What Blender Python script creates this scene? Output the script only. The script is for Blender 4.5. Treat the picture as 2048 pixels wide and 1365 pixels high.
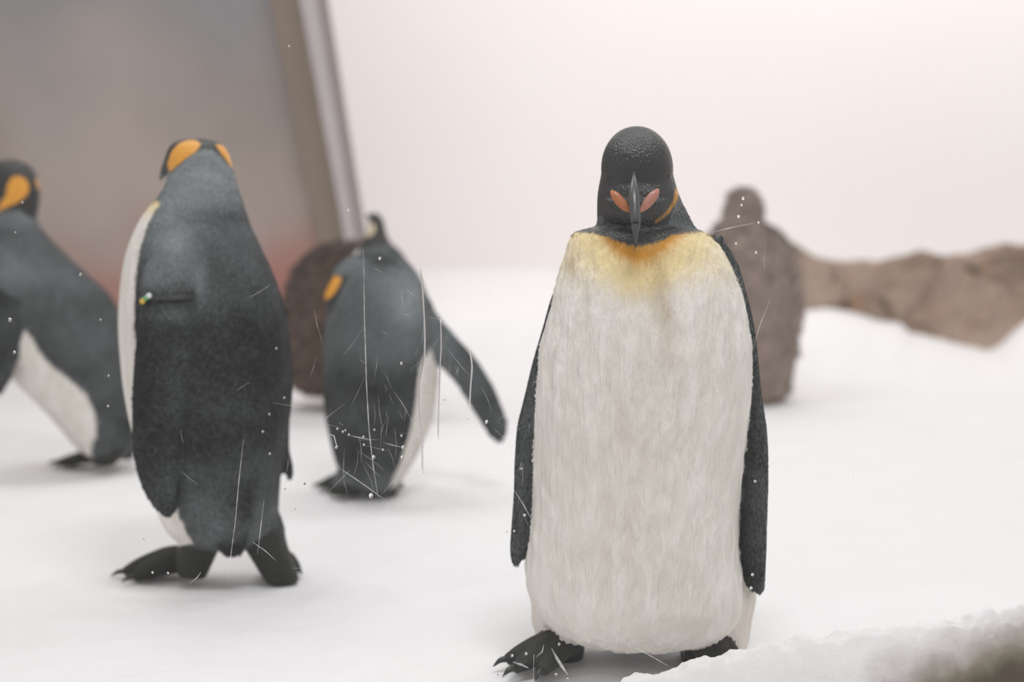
import bpy, bmesh, math, random
import numpy as np
from mathutils import Vector, noise
from mathutils.kdtree import KDTree

for o in list(bpy.data.objects):
    bpy.data.objects.remove(o)
scene = bpy.context.scene
C = scene.collection
random.seed(7)
rng = np.random.default_rng(7)

# ------------------------------------------------------------------ camera
FPX = 2844.0                       # focal length in pixels of the 2048 x 1365 frame (50 mm on 36 mm)
CAMZ = 0.75
PITCH = math.atan(288.5 / FPX)     # horizon lies at pixel row 394
cam_d = bpy.data.cameras.new('camera')
cam_d.sensor_width = 36.0
cam_d.lens = 36.0 * FPX / 2048.0
cam_d.clip_start = 0.02
cam = bpy.data.objects.new('camera', cam_d)
C.objects.link(cam)
cam.location = (0, 0, CAMZ)
cam.rotation_euler = (math.pi / 2 - PITCH, 0, 0)
cam_d.dof.use_dof = True
cam_d.dof.focus_distance = 2.09
cam_d.dof.aperture_fstop = 1.9
scene.camera = cam

# ------------------------------------------------------------------ world, lamps, exposure
w = bpy.data.worlds.new('world')
scene.world = w
w.use_nodes = True
w.node_tree.nodes['Background'].inputs[0].default_value = (1.0, 0.965, 0.95, 1)
w.node_tree.nodes['Background'].inputs[1].default_value = 0.60


def area(name, loc, aim, size, sizey, power, col=(1, 0.98, 0.97)):
    l = bpy.data.lights.new(name, 'AREA')
    l.shape = 'RECTANGLE'
    l.size, l.size_y, l.energy, l.color = size, sizey, power, col
    o = bpy.data.objects.new(name, l)
    C.objects.link(o)
    o.location = loc
    o.rotation_euler = (Vector(aim) - Vector(loc)).to_track_quat('-Z', 'Y').to_euler()
    return o


area('added_front_lamp', (0.25, 1.35, 3.0), (0.3, 2.2, 0.3), 1.0, 0.4, 30, (0.96, 0.985, 1.0))  # unseen lamp, added over the visitor side to brighten forehead and belly
area('ceiling_lamp', (-1.3, 3.9, 3.6), (-1.1, 3.8, 0), 1.3, 1.3, 26, (0.98, 0.99, 1.0))
area('ceiling_lamp', (1.5, 4.6, 3.6), (1.4, 4.5, 0), 1.3, 1.3, 19, (0.98, 0.99, 1.0))
area('backdrop_wash_lamp', (1.5, 6.9, 3.8), (1.3, 9.0, 1.0), 7.0, 0.8, 76, (1.0, 0.96, 0.95))
vs = scene.view_settings
vs.view_transform = 'Standard'
vs.look = 'None'
vs.gamma = 1.0
vs.use_curve_mapping = False
vs.exposure = 0.08


# ------------------------------------------------------------------ pixel helpers
_ct, _st = math.cos(PITCH), math.sin(PITCH)


def P(px, py, Y):
    """point of the ray through a pixel at depth Y (metres from the camera plane)"""
    u = (px - 1024.0) / FPX
    v = (682.5 - py) / FPX
    dy = _ct + v * _st
    dz = -_st + v * _ct
    t = Y / dy
    return np.array((u * t, Y, CAMZ + dz * t))


def ground(px, py, z=0.0):
    v = (682.5 - py) / FPX
    dy = _ct + v * _st
    dz = -_st + v * _ct
    t = (z - CAMZ) / dz
    return np.array(((px - 1024.0) / FPX * t, dy * t, z))


def proj(V):
    x, y, z = V[:, 0], V[:, 1], V[:, 2] - CAMZ
    f = y * _ct - z * _st
    u = y * _st + z * _ct
    return 1024 + FPX * x / f, 682.5 - FPX * u / f


def poly_sdf(px, py, poly):
    """signed distance in pixels, positive inside"""
    poly = np.array(poly, float)
    n = len(poly)
    d = np.full(px.shape, 1e9)
    inside = np.zeros(px.shape, bool)
    for i in range(n):
        a, b = poly[i], poly[(i + 1) % n]
        e = b - a
        wx, wy = px - a[0], py - a[1]
        h = np.clip((wx * e[0] + wy * e[1]) / (e @ e), 0, 1)
        d = np.minimum(d, np.hypot(wx - h * e[0], wy - h * e[1]))
        c = ((a[1] > py) != (b[1] > py))
        with np.errstate(divide='ignore', invalid='ignore'):
            xi = (b[0] - a[0]) * (py - a[1]) / (b[1] - a[1] if b[1] != a[1] else 1e-9) + a[0]
        inside ^= c & (px < xi)
    return np.where(inside, d, -d)


def sstep(a, b, x):
    t = np.clip((x - a) / (b - a), 0, 1)
    return t * t * (3 - 2 * t)


# ------------------------------------------------------------------ object helpers
def thing(name, label, cat, loc, group=None):
    o = bpy.data.objects.new(name, None)
    o.empty_display_size = 0.1
    C.objects.link(o)
    o.location = loc
    o['label'] = label
    o['category'] = cat
    if group:
        o['group'] = group
    return o


def mesh_obj(name, V, F, mat, parent=None, smooth=True, origin=None):
    V = np.asarray(V, float)
    if parent is not None:
        V = V - np.array(parent.location)
    elif origin is not None:
        V = V - np.array(origin)
    me = bpy.data.meshes.new(name)
    me.from_pydata([tuple(v) for v in V], [], [tuple(f) for f in F])
    me.materials.append(mat)
    if smooth:
        me.polygons.foreach_set('use_smooth', [True] * len(me.polygons))
    me.update()
    o = bpy.data.objects.new(name, me)
    C.objects.link(o)
    if parent is not None:
        o.parent = parent
    elif origin is not None:
        o.location = tuple(origin)
    return o


def catmull(R, sub):
    """R: n x k rows; returns a smooth dense resampling and the ring parameter"""
    R = np.asarray(R, float)
    n = len(R)
    out, par = [], []
    for i in range(n - 1):
        p0 = R[i - 1] if i > 0 else 2 * R[0] - R[1]
        p1, p2 = R[i], R[i + 1]
        p3 = R[i + 2] if i + 2 < n else 2 * R[-1] - R[-2]
        for k in range(sub):
            t = k / sub
            m1, m2 = (p2 - p0) / 2, (p3 - p1) / 2
            t2, t3 = t * t, t * t * t
            out.append((2 * t3 - 3 * t2 + 1) * p1 + (t3 - 2 * t2 + t) * m1 + (-2 * t3 + 3 * t2) * p2 + (t3 - t2) * m2)
            par.append(i + t)
    out.append(R[-1])
    par.append(n - 1.0)
    return np.array(out), np.array(par)


def tube_faces(n, m, base=0):
    F = []
    for i in range(n - 1):
        for j in range(m):
            a, b = i * m + j, i * m + (j + 1) % m
            F.append((base + a, base + b, base + b + m, base + a + m))
    return F


class Loft:
    """sections given by the two picture ends of their visible diameter, a depth radius b and a depth shift dy"""

    def __init__(self, rings, d, m=64, sub=6, sq=2.0):
        k = max(len(r) for r in rings)
        rings = [tuple(r) + (0.0,) * (k - len(r)) for r in rings]
        R, par = catmull(rings, sub)
        n = len(R)
        V = np.zeros((n, m, 3))
        ph = np.arange(m) / m * 2 * math.pi
        co, si = np.cos(ph), np.sin(ph)
        if sq != 2.0:
            co2 = np.sign(co) * np.abs(co) ** (2 / sq)
            si2 = np.sign(si) * np.abs(si) ** (2 / sq)
        else:
            co2, si2 = co, si
        hw = np.zeros(n)
        for i in range(n):
            x1, y1, x2, y2, b, dy = R[i][:6]
            Y = d + dy
            a, c = P(x1, y1, Y), P(x2, y2, Y)
            mid, u = (a + c) / 2, (c - a) / 2
            hw[i] = np.linalg.norm(u)
            V[i] = mid + np.outer(co2, u) + np.outer(si2 * max(b, 0.001), (0, 1, 0))
        self.V = np.vstack([V.reshape(-1, 3), V[0].mean(0), V[-1].mean(0)])
        self.F = tube_faces(n, m)
        i0, i1 = n * m, n * m + 1
        for j in range(m):
            self.F.append((i0, (j + 1) % m, j))
            self.F.append((i1, (n - 1) * m + j, (n - 1) * m + (j + 1) % m))
        app = lambda a, e0, e1: np.concatenate([a, [e0, e1]])
        self.t = app(np.repeat(par, m), par[0], par[-1])
        self.phi = app(np.tile(ph, n), 0, 0)
        self.hw = app(np.repeat(hw, m), hw[0], hw[-1])
        self.b = app(np.repeat(R[:, 4], m), R[0, 4], R[-1, 4])
        self.extra = [app(np.repeat(R[:, q], m), R[0, q], R[-1, q]) for q in range(6, R.shape[1])]


class Tube:
    """round tube through 3-D points"""

    def __init__(self, pts, rad, m=12, sub=5, flat=1.0):
        R, par = catmull([tuple(p) + (r,) for p, r in zip(pts, rad)], sub)
        n = len(R)
        V = []
        for i in range(n):
            a = R[max(i - 1, 0), :3]
            b = R[min(i + 1, n - 1), :3]
            t = (b - a) / (np.linalg.norm(b - a) + 1e-9)
            up = np.array((0, 0, 1.0)) if abs(t[2]) < 0.9 else np.array((0, 1.0, 0))
            s = np.cross(t, up)
            s /= np.linalg.norm(s)
            u = np.cross(s, t)
            for j in range(m):
                p = 2 * math.pi * j / m
                V.append(R[i, :3] + max(R[i, 3], 1e-4) * (math.cos(p) * s + flat * math.sin(p) * u))
        V += [R[0, :3], R[-1, :3]]
        self.V = np.array(V)
        self.F = tube_faces(n, m)
        for j in range(m):
            self.F.append((n * m, (j + 1) % m, j))
            self.F.append((n * m + 1, (n - 1) * m + j, (n - 1) * m + (j + 1) % m))
        self.t = np.zeros(len(self.V))
        self.phi = np.zeros(len(self.V))


ATTR = ('dark', 'head', 'ear', 'gold', 'grey', 'foot', 'stain')


def attrs(L, **kw):
    """attribute table of a loft; signed values in metres, gold / grey / stain in 0..1"""
    n = len(L.V)
    A = np.zeros((n, len(ATTR)))
    A[:, 0] = -0.05
    A[:, 1] = -0.05
    A[:, 2] = -0.05
    A[:, 5] = -0.05
    for k, v in kw.items():
        A[:, ATTR.index(k)] = v
    L.A = A
    return L


def fuse(name, lofts, voxel, mat, parent, smooth=4, bumps=None):
    """union of closed shapes as one continuous skin, colour attributes carried over"""
    V, F, base = [], [], 0
    for L in lofts:
        V.append(L.V)
        F += [tuple(i + base for i in f) for f in L.F]
        base += len(L.V)
    V = np.vstack(V)
    A = np.vstack([L.A for L in lofts])
    me = bpy.data.meshes.new('tmp')
    me.from_pydata([tuple(v) for v in V], [], F)
    bm = bmesh.new()
    bm.from_mesh(me)
    bmesh.ops.recalc_face_normals(bm, faces=bm.faces)
    bm.to_mesh(me)
    bm.free()
    tmp = bpy.data.objects.new('tmp', me)
    C.objects.link(tmp)
    md = tmp.modifiers.new('r', 'REMESH')
    md.mode = 'VOXEL'
    md.voxel_size = voxel
    ms = tmp.modifiers.new('s', 'SMOOTH')
    ms.factor = 0.5
    ms.iterations = smooth
    dg = bpy.context.evaluated_depsgraph_get()
    new = bpy.data.meshes.new_from_object(tmp.evaluated_get(dg))
    bpy.data.objects.remove(tmp)
    bpy.data.meshes.remove(me)
    n = len(new.vertices)
    W = np.zeros(n * 3)
    new.vertices.foreach_get('co', W)
    W = W.reshape(-1, 3)
    kd = KDTree(len(V))
    for i, v in enumerate(V):
        kd.insert(v, i)
    kd.balance()
    out = np.zeros((n, len(ATTR)))
    for i in range(n):
        nb = kd.find_n(W[i], 5)
        ws = sw = 0.0
        acc = np.zeros(len(ATTR))
        for _, idx, dist in nb:
            q = 1.0 / (dist * dist + 1e-6)
            acc += A[idx] * q
            sw += q
        out[i] = acc / sw
    if bumps is not None:
        N = np.zeros(n * 3)
        new.vertices.foreach_get('normal', N)
        N = N.reshape(-1, 3)
        W = W + N * bumps(W, N, out)[:, None]
    W = W - np.array(parent.location)
    new.vertices.foreach_set('co', W.ravel())
    for k, nm in enumerate(ATTR):
        at = new.attributes.new(nm, 'FLOAT', 'POINT')
        at.data.foreach_set('value', out[:, k].copy())
    new.materials.clear()
    new.materials.append(mat)
    new.polygons.foreach_set('use_smooth', [True] * len(new.polygons))
    new.name = name
    new.update()
    o = bpy.data.objects.new(name, new)
    C.objects.link(o)
    o.parent = parent
    return o


def feathers(name, body, count, length, width, tilt, mat, keep=None, seed=1):
    """small overlapping feather blades grown over a body, one part; colour attributes copied from the skin"""
    r = np.random.default_rng(seed)
    me = body.data
    me.calc_loop_triangles()
    nv = len(me.vertices)
    V = np.zeros(nv * 3)
    me.vertices.foreach_get('co', V)
    V = V.reshape(-1, 3)
    N = np.zeros(nv * 3)
    me.vertices.foreach_get('normal', N)
    N = N.reshape(-1, 3)
    T = np.zeros(len(me.loop_triangles) * 3, int)
    me.loop_triangles.foreach_get('vertices', T)
    T = T.reshape(-1, 3)
    ar = np.linalg.norm(np.cross(V[T[:, 1]] - V[T[:, 0]], V[T[:, 2]] - V[T[:, 0]]), axis=1)
    A = np.stack([np.array([x.value for x in me.attributes[k].data]) for k in ATTR], 1)
    foot_i = A[T, 5].max(1)
    ar = np.where(foot_i > -0.004, 0, ar)
    if keep is not None:
        ar = np.where((A[T, 0].max(1) < -0.004) | (A[T, 1].max(1) > 0.004), ar * keep, ar)
    pick = r.choice(len(T), count, p=ar / ar.sum())
    bc = r.dirichlet((1, 1, 1), count)
    p = np.einsum('ij,ijk->ik', bc, V[T[pick]])
    n = np.einsum('ij,ijk->ik', bc, N[T[pick]])
    n /= np.linalg.norm(n, axis=1)[:, None] + 1e-9
    a = np.einsum('ij,ijk->ik', bc, A[T[pick]])
    down = np.array((0, 0, -1.0)) + r.normal(0, 0.22, (count, 3))
    t = down - n * (down * n).sum(1)[:, None]
    t /= np.linalg.norm(t, axis=1)[:, None] + 1e-9
    sd = np.cross(n, t)
    headk = np.where((a[:, 1] > -0.006) | (a[:, 2] > -0.002) | (a[:, 3] > 0.45), 0.4, 1.0)[:, None]
    L = length * headk * r.uniform(0.6, 1.3, (count, 1))
    w_ = width * headk * r.uniform(0.7, 1.3, (count, 1))
    ti = tilt * r.uniform(0.3, 1.6, (count, 1))
    base = p - n * 0.0006
    mid = p + t * L * 0.55 + n * (L * 0.55 * np.sin(ti) + 0.0004)
    tip = p + t * L * np.cos(ti) + n * L * np.sin(ti)
    W = np.stack([base, mid - sd * w_ / 2, tip, mid + sd * w_ / 2], 1).reshape(-1, 3)
    F = np.arange(count * 4).reshape(-1, 4)
    o = mesh_obj(name, W, F.tolist(), mat)
    o.parent = body.parent
    o['kind'] = 'stuff'
    for k, nm in enumerate(ATTR):
        at = o.data.attributes.new(nm, 'FLOAT', 'POINT')
        at.data.foreach_set('value', np.repeat(a[:, k], 4))
    fr = r.normal(0, 1, (count, 1)) * 0.5 + np.array((-0.5, 0.1, 0.6, 0.1))
    at = o.data.attributes.new('frand', 'FLOAT', 'POINT')
    at.data.foreach_set('value', fr.ravel())
    return o


# ------------------------------------------------------------------ materials
class Mat:
    def __init__(self, name, rough=0.6, spec=0.4):
        self.m = bpy.data.materials.new(name)
        self.m.use_nodes = True
        self.nt = self.m.node_tree
        self.b = self.nt.nodes['Principled BSDF']
        self.b.inputs['Roughness'].default_value = rough
        self.b.inputs['Specular IOR Level'].default_value = spec

    def n(self, t, **kw):
        x = self.nt.nodes.new(t)
        for k, v in kw.items():
            setattr(x, k, v)
        return x

    def l(self, a, b):
        self.nt.links.new(a, b)

    def coord(self, scale=(1, 1, 1), src='Object'):
        t = self.n('ShaderNodeTexCoord')
        m = self.n('ShaderNodeMapping')
        m.inputs['Scale'].default_value = scale
        self.l(t.outputs[src], m.inputs['Vector'])
        return m.outputs[0]

    def noise(self, scale, vec=None, detail=4, rough=0.55):
        x = self.n('ShaderNodeTexNoise')
        x.inputs['Scale'].default_value = scale
        x.inputs['Detail'].default_value = detail
        x.inputs['Roughness'].default_value = rough
        self.l(vec if vec is not None else self.coord(), x.inputs['Vector'])
        return x.outputs['Fac']

    def math(self, op, a, b=None, clamp=False):
        x = self.n('ShaderNodeMath', operation=op, use_clamp=clamp)
        for i, v in enumerate((a, b)):
            if v is None:
                continue
            if isinstance(v, (int, float)):
                x.inputs[i].default_value = v
            else:
                self.l(v, x.inputs[i])
        return x.outputs[0]

    def rangemap(self, v, a, b, c=0.0, d=1.0, smooth=True):
        x = self.n('ShaderNodeMapRange', interpolation_type='SMOOTHSTEP' if smooth else 'LINEAR')
        for i, q in enumerate((a, b, c, d)):
            x.inputs[i + 1].default_value = q
        self.l(v, x.inputs[0])
        return x.outputs[0]

    def mix(self, fac, a, b, blend='MIX'):
        x = self.n('ShaderNodeMix', data_type='RGBA', blend_type=blend)
        if isinstance(fac, (int, float)):
            x.inputs[0].default_value = fac
        else:
            self.l(fac, x.inputs[0])
        for i, v in ((6, a), (7, b)):
            if isinstance(v, tuple):
                x.inputs[i].default_value = v if len(v) == 4 else v + (1,)
            else:
                self.l(v, x.inputs[i])
        return x.outputs[2]

    def attr(self, name):
        x = self.n('ShaderNodeAttribute', attribute_name=name)
        return x.outputs['Fac']

    def col(self, c):
        if isinstance(c, tuple):
            self.b.inputs['Base Color'].default_value = c if len(c) == 4 else c + (1,)
        else:
            self.l(c, self.b.inputs['Base Color'])

    def bump(self, h, strength=0.5, dist=0.01):
        x = self.n('ShaderNodeBump')
        x.inputs['Strength'].default_value = strength
        x.inputs['Distance'].default_value = dist
        self.l(h, x.inputs['Height'])
        self.l(x.outputs[0], self.b.inputs['Normal'])


def plumage(name, edge=0.003, fine=1.0, grey_mix=0.5):
    M = Mat(name, 0.5, 0.22)
    streak = M.noise(1.0, M.coord((150, 150, 26)), 3)
    wave = M.noise(1.0, M.coord((45, 45, 11)), 3)
    fleck = M.noise(1.0, M.coord((330, 330, 150)), 2)
    blotch = M.noise(9.0, None, 3)
    # white front, faint cream mottling and brown soiling and toning
    white = M.mix(M.rangemap(wave, 0.35, 0.7), (0.80, 0.755, 0.70), (0.885, 0.85, 0.805))
    g = M.attr('gold')
    gn = M.math('ADD', g, M.math('MULTIPLY', M.math('SUBTRACT', streak, 0.5), 0.25))
    white = M.mix(M.rangemap(gn, 0.03, 0.5), white, (0.86, 0.70, 0.38))
    white = M.mix(M.rangemap(gn, 0.5, 0.95), white, (0.62, 0.27, 0.025))
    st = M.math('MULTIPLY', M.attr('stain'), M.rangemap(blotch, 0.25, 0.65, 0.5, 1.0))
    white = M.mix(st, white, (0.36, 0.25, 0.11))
    # dark back: slate feather tips over near black, plus painted shoulder highlights
    gr = M.math('ADD', M.math('MULTIPLY', M.attr('grey'), 0.9), M.math('MULTIPLY', M.math('SUBTRACT', blotch, 0.5), 0.5))
    gr = M.math('ADD', gr, M.math('MULTIPLY', M.math('SUBTRACT', fleck, 0.5), 0.5))
    gr = M.math('ADD', gr, M.math('MULTIPLY', M.attr('frand'), 0.09), clamp=True)
    gr = M.math('POWER', gr, 1.35)
    back = M.mix(gr, (0.010, 0.0105, 0.0105), (0.34, 0.375, 0.39))
    nz = M.math('MULTIPLY', M.math('SUBTRACT', streak, 0.5), 0.012 * fine)
    dk = M.rangemap(M.math('ADD', M.attr('dark'), nz), -edge, edge)
    c = M.mix(dk, white, back)
    hd = M.rangemap(M.math('ADD', M.attr('head'), M.math('MULTIPLY', nz, 0.8)), -edge, edge)
    c = M.mix(hd, c, (0.008, 0.008, 0.008))
    er = M.rangemap(M.math('ADD', M.attr('ear'), M.math('MULTIPLY', nz, 0.3)), -edge, edge)
    c = M.mix(er, c, (0.82, 0.36, 0.02))
    ft = M.rangemap(M.math('ADD', M.attr('foot'), M.math('MULTIPLY', nz, 5.0)), -edge * 3, edge * 3)
    c = M.mix(ft, c, M.mix(fleck, (0.012, 0.012, 0.011), (0.05, 0.052, 0.048)))
    M.col(c)
    h = M.math('ADD', M.math('MULTIPLY', streak, M.rangemap(dk, 0, 1, 0.55, 0.3)), M.math('MULTIPLY', wave, M.rangemap(dk, 0, 1, 1.3, 0.45)))
    h = M.math('MULTIPLY', h, M.rangemap(hd, 0, 1, 1.0, 0.3))
    h = M.math('ADD', h, M.math('MULTIPLY', fleck, M.rangemap(hd, 0, 1, 0.10, 0.32)))
    M.bump(h, 0.6, 0.014)
    M.b.inputs['Sheen Weight'].default_value = 0.02
    M.l(M.rangemap(hd, 0, 1, 0.5, 0.33), M.b.inputs['Roughness'])
    M.l(M.rangemap(hd, 0, 1, 0.18, 0.8), M.b.inputs['Specular IOR Level'])
    return M.m


def simple(name, c, rough=0.4, spec=0.5, nscale=80, var=0.25, bump=0.15):
    M = Mat(name, rough, spec)
    nf = M.noise(nscale)
    M.col(M.mix(nf, tuple(x * (1 - var) for x in c), tuple(min(1, x * (1 + var)) for x in c)))
    M.bump(nf, bump, 0.003)
    return M.m


MAT_PEN = plumage('penguin_plumage')
MAT_BEAK = simple('beak_horn', (0.06, 0.062, 0.065), 0.32, 0.6, 120, 0.35)
MAT_PLATE = simple('mandible_plate_pink', (0.45, 0.20, 0.145), 0.35, 0.5, 60, 0.18)
MAT_PLATE_O = simple('mandible_plate_orange', (0.43, 0.15, 0.055), 0.35, 0.5, 60, 0.25)
MAT_CLAW = simple('claw_horn', (0.03, 0.03, 0.028), 0.35, 0.5)
MAT_EYE = simple('eye_dark', (0.03, 0.018, 0.012), 0.08, 0.8, 50, 0.1, 0.0)


def snow_material(name, dirt_shade=False):
    M = Mat(name, 0.75, 0.2)
    a = M.noise(7.0, None, 5)
    b = M.noise(70.0, None, 4)
    c = M.mix(a, (0.88, 0.87, 0.87), (0.93, 0.925, 0.925))
    if dirt_shade:  # soil and rock tones that also carry the painted shade of the front
        d = M.attr('dirt_shade')
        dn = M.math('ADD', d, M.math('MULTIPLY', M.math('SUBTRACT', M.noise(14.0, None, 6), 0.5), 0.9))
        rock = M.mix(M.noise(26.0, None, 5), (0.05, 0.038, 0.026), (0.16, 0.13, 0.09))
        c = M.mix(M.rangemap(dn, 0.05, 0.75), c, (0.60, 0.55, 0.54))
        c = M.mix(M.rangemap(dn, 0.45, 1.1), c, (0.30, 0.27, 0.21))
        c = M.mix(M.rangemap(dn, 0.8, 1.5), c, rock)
    M.col(c)
    M.bump(M.math('ADD', M.math('MULTIPLY', a, 2.0), M.math('MULTIPLY', b, 0.35)), 0.35, 0.02)
    return M.m


MAT_SNOW = snow_material('snow')
MAT_BANK = snow_material('soiled_shaded_snow', True)


def chick_material(name, c1, c2):
    M = Mat(name, 0.9, 0.1)
    a = M.noise(1.0, M.coord((26, 26, 16)), 4)
    b = M.noise(1.0, M.coord((160, 160, 60)), 3)
    f = M.math('ADD', M.math('MULTIPLY', a, 0.7), M.math('MULTIPLY', b, 0.4))
    M.col(M.mix(M.rangemap(f, 0.3, 0.8), c1, c2))
    M.bump(f, 0.8, 0.02)
    M.b.inputs['Sheen Weight'].default_value = 0.25
    M.b.inputs['Sheen Roughness'].default_value = 0.5
    return M.m


MAT_CHICK_G = chick_material('grey_brown_down', (0.29, 0.225, 0.19), (0.52, 0.42, 0.365))
MAT_CHICK_F = chick_material('dark_brown_down', (0.10, 0.066, 0.05), (0.21, 0.145, 0.115))

# ------------------------------------------------------------------ setting
def snow_profile(px):
    return np.interp(px, [-900, 300, 900, 1250, 1590, 1660, 1710, 1760, 1808, 1822, 1850, 1900, 1980, 2005, 2030, 2060, 2400],
                     [0.10, 0.10, 0.24, 0.24, 0.20, 0.215, 0.19, 0.15, 0.14, 0.095, 0.085, 0.05, 0.005, 0.03, 0.10, 0.16, 0.2])


def snow_height(x, y):
    px = 1024 + FPX * x / max(y, 0.5)
    ramp = float(sstep(5.35, 6.6, y)) if y > 5.35 else 0.0
    z = ramp * float(snow_profile(px))
    z += 0.06 * float(sstep(7.2, 9.0, y))
    a = 0.014 if y > 2.0 else 0.006
    z += a * noise.noise(Vector((x * 1.7, y * 1.7, 3.1))) + 0.006 * noise.noise(Vector((x * 6, y * 6, 1.0)))
    z += 0.0025 * noise.noise(Vector((x * 24, y * 24, 5.0)))
    return z - 0.004


def build_floor():
    ys = np.concatenate([np.linspace(1.3, 4.2, 210), np.linspace(4.23, 9.4, 130)])
    xs = np.linspace(-1.0, 1.0, 260)
    V, F = [], []
    for y in ys:
        half = 1.6 + y * 0.55
        for x in xs:
            X = x * half
            V.append((X, y, snow_height(X, y)))
    m = len(xs)
    for i in range(len(ys) - 1):
        for j in range(m - 1):
            a = i * m + j
            F.append((a, a + 1, a + m + 1, a + m))
    o = mesh_obj('floor', V, F, MAT_SNOW)
    o['kind'] = 'structure'
    o['label'] = 'white snow ground of the penguin enclosure, banked up at the back'
    return o


build_floor()

# white backdrop
M = Mat('white_backdrop', 0.8, 0.15)
M.col(M.mix(M.noise(0.7, None, 2), (0.93, 0.88, 0.87), (0.95, 0.925, 0.92)))
M.bump(M.noise(3.0, None, 3), 0.1, 0.02)
MAT_WALL = M.m


def slab(name, quad, thick, mat, parent=None, nrm=None):
    """quad: four 3-D corners, given a thickness away from the camera"""
    q = [np.array(p) for p in quad]
    n = np.cross(q[1] - q[0], q[3] - q[0])
    n = n / np.linalg.norm(n)
    if n[1] < 0:
        n = -n
    V = q + [p + n * thick for p in q]
    F = [(0, 1, 2, 3), (7, 6, 5, 4), (0, 4, 5, 1), (1, 5, 6, 2), (2, 6, 7, 3), (3, 7, 4, 0)]
    return mesh_obj(name, V, F, mat, parent, smooth=False)


wb = slab('wall_back', [(-7, 9.0, -0.3), (7, 9.0, -0.3), (7, 9.0, 5.0), (-7, 9.0, 5.0)], 0.15, MAT_WALL)
wb['kind'] = 'structure'
wb['label'] = 'plain pinkish white backdrop wall behind the snow'

# grey brown leaning panel on the left, with its slanting frame
M = Mat('grey_brown_panel', 0.45, 0.4)
n1 = M.noise(0.9, M.coord((1, 1, 0.8)), 3)
tex = M.n('ShaderNodeTexCoord')
sep = M.n('ShaderNodeSeparateXYZ')
M.l(tex.outputs['Object'], sep.inputs[0])
c = M.mix(M.rangemap(n1, 0.35, 0.65), (0.31, 0.255, 0.225), (0.41, 0.345, 0.31))
low = M.math('ADD', sep.outputs[2], M.math('MULTIPLY', M.math('SUBTRACT', M.noise(1.7, None, 2), 0.5), 0.9))
c = M.mix(M.rangemap(low, 0.15, 0.75, 1.0, 0.0), c, (0.37, 0.165, 0.135))      # reddish staining along the foot of the panel
c = M.mix(M.rangemap(low, 0.9, 1.9, 0.0, 1.0), c, (0.26, 0.255, 0.265))
M.col(c)
MAT_PANEL = M.m
WY = 6.35


def wp(px, py, dy=0.0):
    return P(px, py, WY + dy)


def edge_pts(x_top, x_bot, y_top=-900, y_bot=800):
    """a slanting straight edge given by its picture column at rows 0 and 480"""
    f = lambda y: x_top + (x_bot - x_top) * y / 480.0
    return (f(y_top), y_top), (f(y_bot), y_bot)


def band(name, xa, xb, dy, thick, mat, label):
    (a0, ya), (a1, yb) = edge_pts(*xa)
    (b0, _), (b1, _) = edge_pts(*xb)
    o = slab(name, [wp(a1, yb, dy), wp(b1, yb, dy), wp(b0, ya, dy), wp(a0, ya, dy)], thick, mat)
    o['kind'] = 'structure'
    o['label'] = label
    return o


(pe0, _), (pe1, _) = edge_pts(548, 640)
wl = slab('wall_left', [wp(-1700, 800), wp(pe1 + 25, 800), wp(pe0 + 25, -900), wp(-1700, -900)], 0.12, MAT_PANEL)
wl['kind'] = 'structure'
wl['label'] = 'large grey brown panel with a slanting edge and reddish stains low down'
band('trim_1', (540, 636), (600, 690), -0.05, 0.12, simple('brown_frame', (0.24, 0.19, 0.15), 0.5, 0.4, 6, 0.15), 'brown outer strip of the slanting panel frame')
band('trim_2', (600, 690), (632, 712), -0.09, 0.16, simple('lilac_metal_frame', (0.50, 0.45, 0.46), 0.35, 0.5, 5, 0.08), 'pale lilac grey metal strip of the slanting panel frame')
band('trim_3', (632, 712), (652, 730), -0.03, 0.12, simple('grey_seal', (0.33, 0.29, 0.28), 0.6, 0.3, 5, 0.1), 'grey seal strip along the slanting panel frame')

# ------------------------------------------------------------------ rock ledge on the right
M = Mat('brown_rock', 0.85, 0.2)
ra = M.noise(3.0, None, 6)
rb = M.noise(1.0, M.coord((16, 16, 5)), 4)
c = M.mix(M.rangemap(ra, 0.3, 0.7), (0.26, 0.19, 0.145), (0.46, 0.36, 0.295))
c = M.mix(M.rangemap(rb, 0.55, 0.75), c, (0.50, 0.30, 0.18))
c = M.mix(M.rangemap(M.noise(2.0, None, 2), 0.6, 0.75), c, (0.34, 0.29, 0.26))
M.col(c)
M.bump(M.math('ADD', ra, rb), 0.9, 0.06)
MAT_ROCK = M.m


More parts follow.
